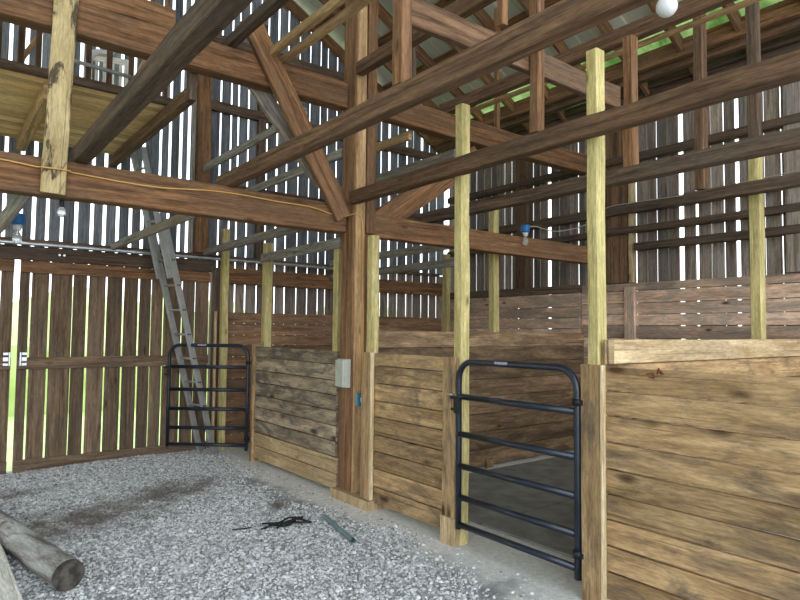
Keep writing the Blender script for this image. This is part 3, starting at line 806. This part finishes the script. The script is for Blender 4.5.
# ------------------------------------------------------------------ gates
def make_gate(label):
    r = thing('stall_gate', label, 'gate', (0, 0, 0), 'dark tube gates')
    Lg, R, top, bot = 0.99, 0.13, 1.292, 0.10
    pts = [(0, 0, bot+0.03), (0, 0, 0.6), (0, 0, top-R)]
    pts += [(R-R*math.cos(a), 0, top-R+R*math.sin(a)) for a in [PI/2*i/8 for i in range(1, 9)]]
    pts += [(Lg-R+R*math.sin(a), 0, top-R+R*math.cos(a)) for a in [PI/2*i/8 for i in range(0, 9)]]
    pts += [(Lg, 0, 0.6), (Lg, 0, bot)]
    bm = new_bm(); tube(bm, pts, 0.021, 14); link('frame', bm, M_gate, r)
    for z in (1.045, 0.785, 0.565, 0.35, 0.16):
        bm = new_bm(); tube(bm, [(0.012, 0, z), (Lg-0.012, 0, z)], 0.021, 14); link('rail', bm, M_gate, r)
    # latch on the free end
    bm = new_bm()
    board(bm, (0.008, -0.03, 0.93), (0.008, -0.03, 1.03), 0.02, 0.05, up=(1, 0, 0))
    board(bm, (-0.05, -0.03, 1.035), (0.05, -0.03, 1.035), 0.018, 0.022)
    board(bm, (-0.045, -0.03, 0.955), (0.03, -0.03, 0.955), 0.018, 0.018)
    lt = link('latch', bm, M_black, r)
    bm = new_bm(); tube(bm, [(-0.085, -0.03, 1.055), (-0.03, -0.03, 1.055)], 0.009, 10); link('latch_bolt', bm, M_steel, lt)['label'] = 'bright bolt'
    for z in (1.10, 0.24):
        bm = new_bm(); tube(bm, [(Lg, 0, z-0.02), (Lg, 0, z+0.02)], 0.029, 14)
        board(bm, (Lg+0.025, 0, z), (Lg+0.045, 0, z), 0.03, 0.03)
        h = link('hinge', bm, M_black, r)
        bm = new_bm(); tube(bm, [(Lg+0.043, 0, z), (Lg+0.078, 0, z)], 0.008, 10); link('hinge_pin', bm, M_steel, h)['label'] = 'bright hinge pin'
    bm = new_bm(); board(bm, (0.36, -0.0195, top+0.004), (0.47, -0.0195, top+0.004), 0.006, 0.018); link('sticker', bm, M_sticker, r)['label'] = 'small pale sticker'
    return r
def copy_tree(o, parent=None):
    c = o.copy(); C.objects.link(c)
    if parent: c.parent = parent
    for chd in list(o.children):
        copy_tree(chd, c)
    return c
g2 = make_gate('dark blue black tube gate, nearer one, closed between partitions')
g1 = copy_tree(g2)
g1['label'] = 'dark tube gate in the far stall opening, ajar beside the ladder'
g2.location = (2.995, 3.178, 0); g2.rotation_euler = (0, 0, -PI/2)
a1 = math.atan2(6.655-7.262, 2.955-2.262)
g1.location = (2.262, 7.262, 0.02); g1.rotation_euler = (0, 0, a1); g1.scale = (0.935, 1, 1)

# ------------------------------------------------------------------ ladder
ld = thing('extension_ladder', 'grey aluminium extension ladder leaning up to the loft', 'ladder', (2.745, 7.325, 0.05), rz=math.radians(17.4))
b0, b1 = Vector((0, 0, 0.0)), Vector((-0.96, 0, 3.42))
dirv = (b1-b0).normalized()
for sy, nm in ((-0.13, 'rail'), (0.13, 'rail')):
    bm = new_bm(); board(bm, b0+Vector((0, sy, 0)), b0+dirv*2.68+Vector((0, sy, 0)), 0.028, 0.075, up=(1, 0, 0.2), ch=0.004)
    link('rail', bm, M_alu, ld)
off = Vector((-0.065, 0, 0))
for sy in (-0.10, 0.10):
    bm = new_bm(); board(bm, b0+dirv*2.1+off+Vector((0, sy, 0)), b1+off*0.8+Vector((0, sy, 0)), 0.026, 0.065, up=(1, 0, 0.2), ch=0.004)
    link('fly_rail', bm, M_alu, ld)
s = 0.28
while s < 2.5:
    bm = new_bm(); p = b0+dirv*s
    tube(bm, [p+Vector((0, -0.118, 0)), p+Vector((0, 0.118, 0))], 0.014, 10)
    rg_o = link('rung', bm, M_alu, ld)
    for dx in (-0.013, 0.013):
        bm = new_bm(); tube(bm, [p+Vector((dx, -0.150, 0)), p+Vector((dx, -0.143, 0))], 0.009, 8); link('rung_hole', bm, M_black, rg_o)
    s += 0.29
s = 2.75
while s < 3.5:
    bm = new_bm(); p = b0+dirv*s+off*0.9
    tube(bm, [p+Vector((0, -0.09, 0)), p+Vector((0, 0.09, 0))], 0.014, 10); link('rung', bm, M_alu, ld); s += 0.29
for sy in (-0.13, 0.13):
    bm = new_bm(); board(bm, (0.02, sy-0.0, -0.015), (0.02, sy, 0.05), 0.05, 0.09, up=(1, 0, 0)); link('foot', bm, M_boxgrey, ld)

# ------------------------------------------------------------------ electrics
bm = new_bm()
cordpts = [(-0.6, 4.69, 2.60), (0.0, 4.69, 2.595), (0.36, 4.69, 2.585), (0.55, 4.685, 2.57), (0.59, 4.645, 2.565), (0.74, 4.64, 2.565), (0.79, 4.685, 2.565), (1.3, 4.69, 2.55), (1.72, 4.69, 2.585), (2.0, 4.69, 2.59), (2.3, 4.69, 2.58), (2.62, 4.69, 2.575), (2.85, 4.69, 2.54), (2.97, 4.66, 2.53), (3.03, 4.555, 2.545), (3.085, 4.553, 2.48), (3.10, 4.553, 2.2), (3.095, 4.553, 1.9), (3.115, 4.553, 1.6), (3.09, 4.553, 1.3), (3.085, 4.553, 0.95)]
tube(bm, poly_smooth(cordpts), 0.0055, 8)
tag(link('power_cable', bm, M_cord), 'thin yellow cable along the tie beam and down the centre post', 'cable', kind='thing')

eb = thing('junction_box', 'pale grey weatherproof box on the left face of the centre post', 'electrical box', (2.985, 4.66, 1.12))
bm = new_bm(); board(bm, (0.0, 0, -0.125), (0.0, 0, 0.125), 0.15, 0.06, up=(1, 0, 0), ch=0.012); link('body', bm, M_plastic, eb)
bm = new_bm(); board(bm, (-0.04, 0, -0.115), (-0.04, 0, 0.115), 0.135, 0.03, up=(1, 0, 0), ch=0.012); link('cover', bm, M_plastic, eb)
ob = thing('outlet_box', 'small blue outlet box low on the centre post', 'outlet', (3.062, 4.52, 0.895))
bm = new_bm(); board(bm, (0, 0.0, -0.055), (0, 0.0, 0.055), 0.05, 0.085, up=(1, 0, 0), ch=0.006); link('body', bm, M_boxgrey, ob)
bm = new_bm(); board(bm, (0.0, -0.03, -0.058), (0.0, -0.03, 0.058), 0.012, 0.09, up=(1, 0, 0), ch=0.004); link('cover', bm, M_teal, ob)['label'] = 'teal cover plate'
bm = new_bm(); board(bm, (0.0, -0.039, -0.02), (0.0, -0.039, 0.02), 0.008, 0.032, up=(1, 0, 0), ch=0.003); link('socket', bm, M_white, ob)['label'] = 'white socket'

def lamp(label, loc, box_mat, bulb_mat=None, r=0.034, cat='light bulb'):
    o = thing('lamp_holder', label, cat, loc)
    bm = new_bm(); lathe(bm, [(0.05, 0.0), (0.052, 0.02), (0.052, 0.075), (0.045, 0.085)], 16); link('holder', bm, box_mat, o)
    bm = new_bm(); lathe(bm, [(0.02, -0.045), (0.026, -0.04), (0.034, 0.0)], 14); link('socket', bm, M_white, o)
    bm = new_bm(); lathe(bm, [(0.002, -0.15), (r*0.6, -0.143), (r*0.92, -0.125), (r, -0.105), (r*0.85, -0.08), (r*0.5, -0.055), (0.014, -0.045)], 16); link('bulb', bm, bulb_mat or M_glass, o)
    return o
lamp('clear bulb in a blue holder on the tie beam over the stalls', (5.40, 4.64, 2.64), M_blue)
lamp('clear bulb in a dark blue holder below the far left brace', (0.54, 5.5, 2.285), M_blue)
hb = thing('hanging_bulb', 'small clear bulb hanging just below the stained hanging board', 'light bulb', (0.725, 4.78, 2.39))
bm = new_bm(); lathe(bm, [(0.012, -0.055), (0.015, -0.05), (0.015, -0.005), (0.01, 0.0)], 12); link('socket', bm, M_black, hb)
bm = new_bm(); lathe(bm, [(0.002, -0.125), (0.018, -0.12), (0.028, -0.105), (0.03, -0.09), (0.024, -0.072), (0.012, -0.056)], 14); link('bulb', bm, M_glass, hb)
gl = thing('globe_lamp', 'white globe lamp hanging at the top right edge', 'lamp', (3.01, 1.63, 3.275))
bm = new_bm(); lathe(bm, [(0.03, -0.02), (0.035, 0.0), (0.005, 0.02), (0.005, 0.54)], 14); link('cap', bm, M_white, gl)
bm = new_bm(); lathe(bm, [(0.003, -0.119)]+[(0.054*math.sin(a), -0.065-0.054*math.cos(a)) for a in [PI*i/12 for i in range(1, 12)]]+[(0.02, -0.005)], 20); link('globe', bm, M_globe, gl)
bm = new_bm(); lathe(bm, [(0.004, -0.055)]+[(0.028*math.sin(a), -0.028-0.028*math.cos(a)) for a in [PI*i/8 for i in range(1, 8)]]+[(0.012, 0.0)], 14)
o = link('insulator', bm, M_globe); o.location = (3.03, 3.86, 3.86); tag(o, 'small white knob on the upper plate right of the centre post', 'insulator', kind='thing')

bm = new_bm()
tube(bm, poly_smooth([(5.36, 4.68, 2.66), (5.6, 4.69, 2.74), (6.0, 4.66, 2.72), (6.72, 4.75, 2.90), (6.715, 4.5, 3.06), (6.715, 4.0, 3.075), (6.715, 3.4, 3.055), (6.715, 3.0, 3.08), (6.715, 2.5, 3.10), (6.715, 2.0, 3.12), (6.715, 1.4, 3.1)]), 0.007, 6)
tag(link('electric_wire', bm, M_wire), 'pale wire running from the blue lamp holder along the right wall girt', 'wire', kind='thing')

# ------------------------------------------------------------------ things on the ground
lg = thing('log', 'weathered grey round pole lying on the gravel at left', 'log', (0.63, 4.6, 0))
ax0, ax1 = Vector((0.705, 3.97, 0.09))-lg.location, Vector((0.22, 6.6, 0.09))-lg.location
ax0.z = ax1.z = 0.092
bm = new_bm()
npts = 16
tube(bm, [ax0.lerp(ax1, i/npts)+Vector((random.uniform(-.004, .004), 0, random.uniform(-.003, .003))) for i in range(npts+1)], 0.088, 22, cap=False)
W['log'] = wood('bleached_pole_wood', (0.22, 0.205, 0.19), (0.52, 0.505, 0.485), (0.12, 0.09, 0.07), 0.9, 0.5, 0.05, grain=10, bump=0.5, lo=0.48, hi=0.6, bs=(3.0, 8.0))
link('trunk', bm, W['log'], lg, smooth=True)
bm = new_bm()
dd = (ax1-ax0).normalized()
rr = tube(bm, [ax0-dd*0.004, ax0+dd*0.004], 0.086, 22)
link('cut_end', bm, M_endgrain, lg)['label'] = 'dark sawn end of the pole'
timber('plank', 'pale grey plank lying on the gravel in the lower left corner', 'plank', 'pale', (0.39, 3.0, 0.045), (0.375, 5.6, 0.045), 0.16, 0.08, up=(0, 0, 1))
bm = new_bm()
rA, rB = Vector((2.57, 4.27, 0.028)), Vector((2.44, 3.66, 0.028))
dr = (rB-rA).normalized()
tube(bm, [rA, rB], 0.0175, 16, cap=False)
tube(bm, [rB-dr*0.001, rA], 0.0135, 16, cap=False)
tag(link('metal_pipe', bm, M_pipe), 'short grey green metal pipe lying on the gravel', 'pipe', kind='thing')
bm = new_bm()
for q in range(7):
    x0, y0 = random.uniform(2.02, 2.2), random.uniform(4.26, 4.36)
    pts = [(x0+t*0.09+random.uniform(-.015, .015), y0-t*0.012+random.uniform(-.05, .05), 0.02+random.uniform(0, 0.03)) for t in range(4)]
    tube(bm, poly_smooth(pts, 4), random.uniform(0.004, 0.008), 7)
tag(link('bark_scrap', bm, M_black), 'black tangled scrap lying on the gravel beside the metal pipe', 'scrap', kind='thing')
bm = new_bm()
tube(bm, poly_smooth([(1.86, 4.40, 0.02), (1.93, 4.37, 0.022), (2.0, 4.37, 0.02)], 4), 0.005, 6)
tag(link('twig', bm, M_black), 'thin black twig left of the tangled scrap', 'twig', kind='thing')

# ------------------------------------------------------------------ world, camera
w = bpy.data.worlds.new('sky'); S.world = w; w.use_nodes = True
nt = w.node_tree; nt.nodes.clear()
wo = nt.nodes.new('ShaderNodeOutputWorld'); bgn = nt.nodes.new('ShaderNodeBackground')
tc = nt.nodes.new('ShaderNodeTexCoord'); sp = nt.nodes.new('ShaderNodeSeparateXYZ')
nt.links.new(tc.outputs['Generated'], sp.inputs[0])
cr = nt.nodes.new('ShaderNodeValToRGB')
cr.color_ramp.elements[0].position = 0.0; cr.color_ramp.elements[0].color = (0.90, 0.96, 1.0, 1)
cr.color_ramp.elements[1].position = 0.7; cr.color_ramp.elements[1].color = (0.74, 0.86, 1.0, 1)
nt.links.new(sp.outputs[2], cr.inputs[0]); nt.links.new(cr.outputs[0], bgn.inputs[0])
bgn.inputs[1].default_value = 1.0
nt.links.new(bgn.outputs[0], wo.inputs[0])

cam = bpy.data.cameras.new('camera'); co = bpy.data.objects.new('camera', cam); C.objects.link(co)
yaw, pit, rol = math.radians(37.765), math.radians(2.887), math.radians(0.5666)
f = Vector((math.sin(yaw), math.cos(yaw), 0)); r = Vector((math.cos(yaw), -math.sin(yaw), 0)); u = Vector((0, 0, 1))
f2 = f*math.cos(pit)+u*math.sin(pit); u2 = u*math.cos(pit)-f*math.sin(pit)
r3 = r*math.cos(rol)+u2*math.sin(rol); u3 = u2*math.cos(rol)-r*math.sin(rol)
Mx = Matrix((r3, u3, -f2)).transposed().to_4x4(); Mx.translation = (0, 0, 1.5)
co.matrix_world = Mx
cam.sensor_width = 36.0; cam.lens = 613.9/800*36.0; cam.clip_start = 0.05
S.camera = co
S.view_settings.view_transform = 'Standard'; S.view_settings.look = 'None'
S.view_settings.gamma = 1.0; S.view_settings.use_curve_mapping = False
S.view_settings.exposure = 1.92
S.cycles.use_denoising = True
S.cycles.max_bounces = 8; S.cycles.diffuse_bounces = 6
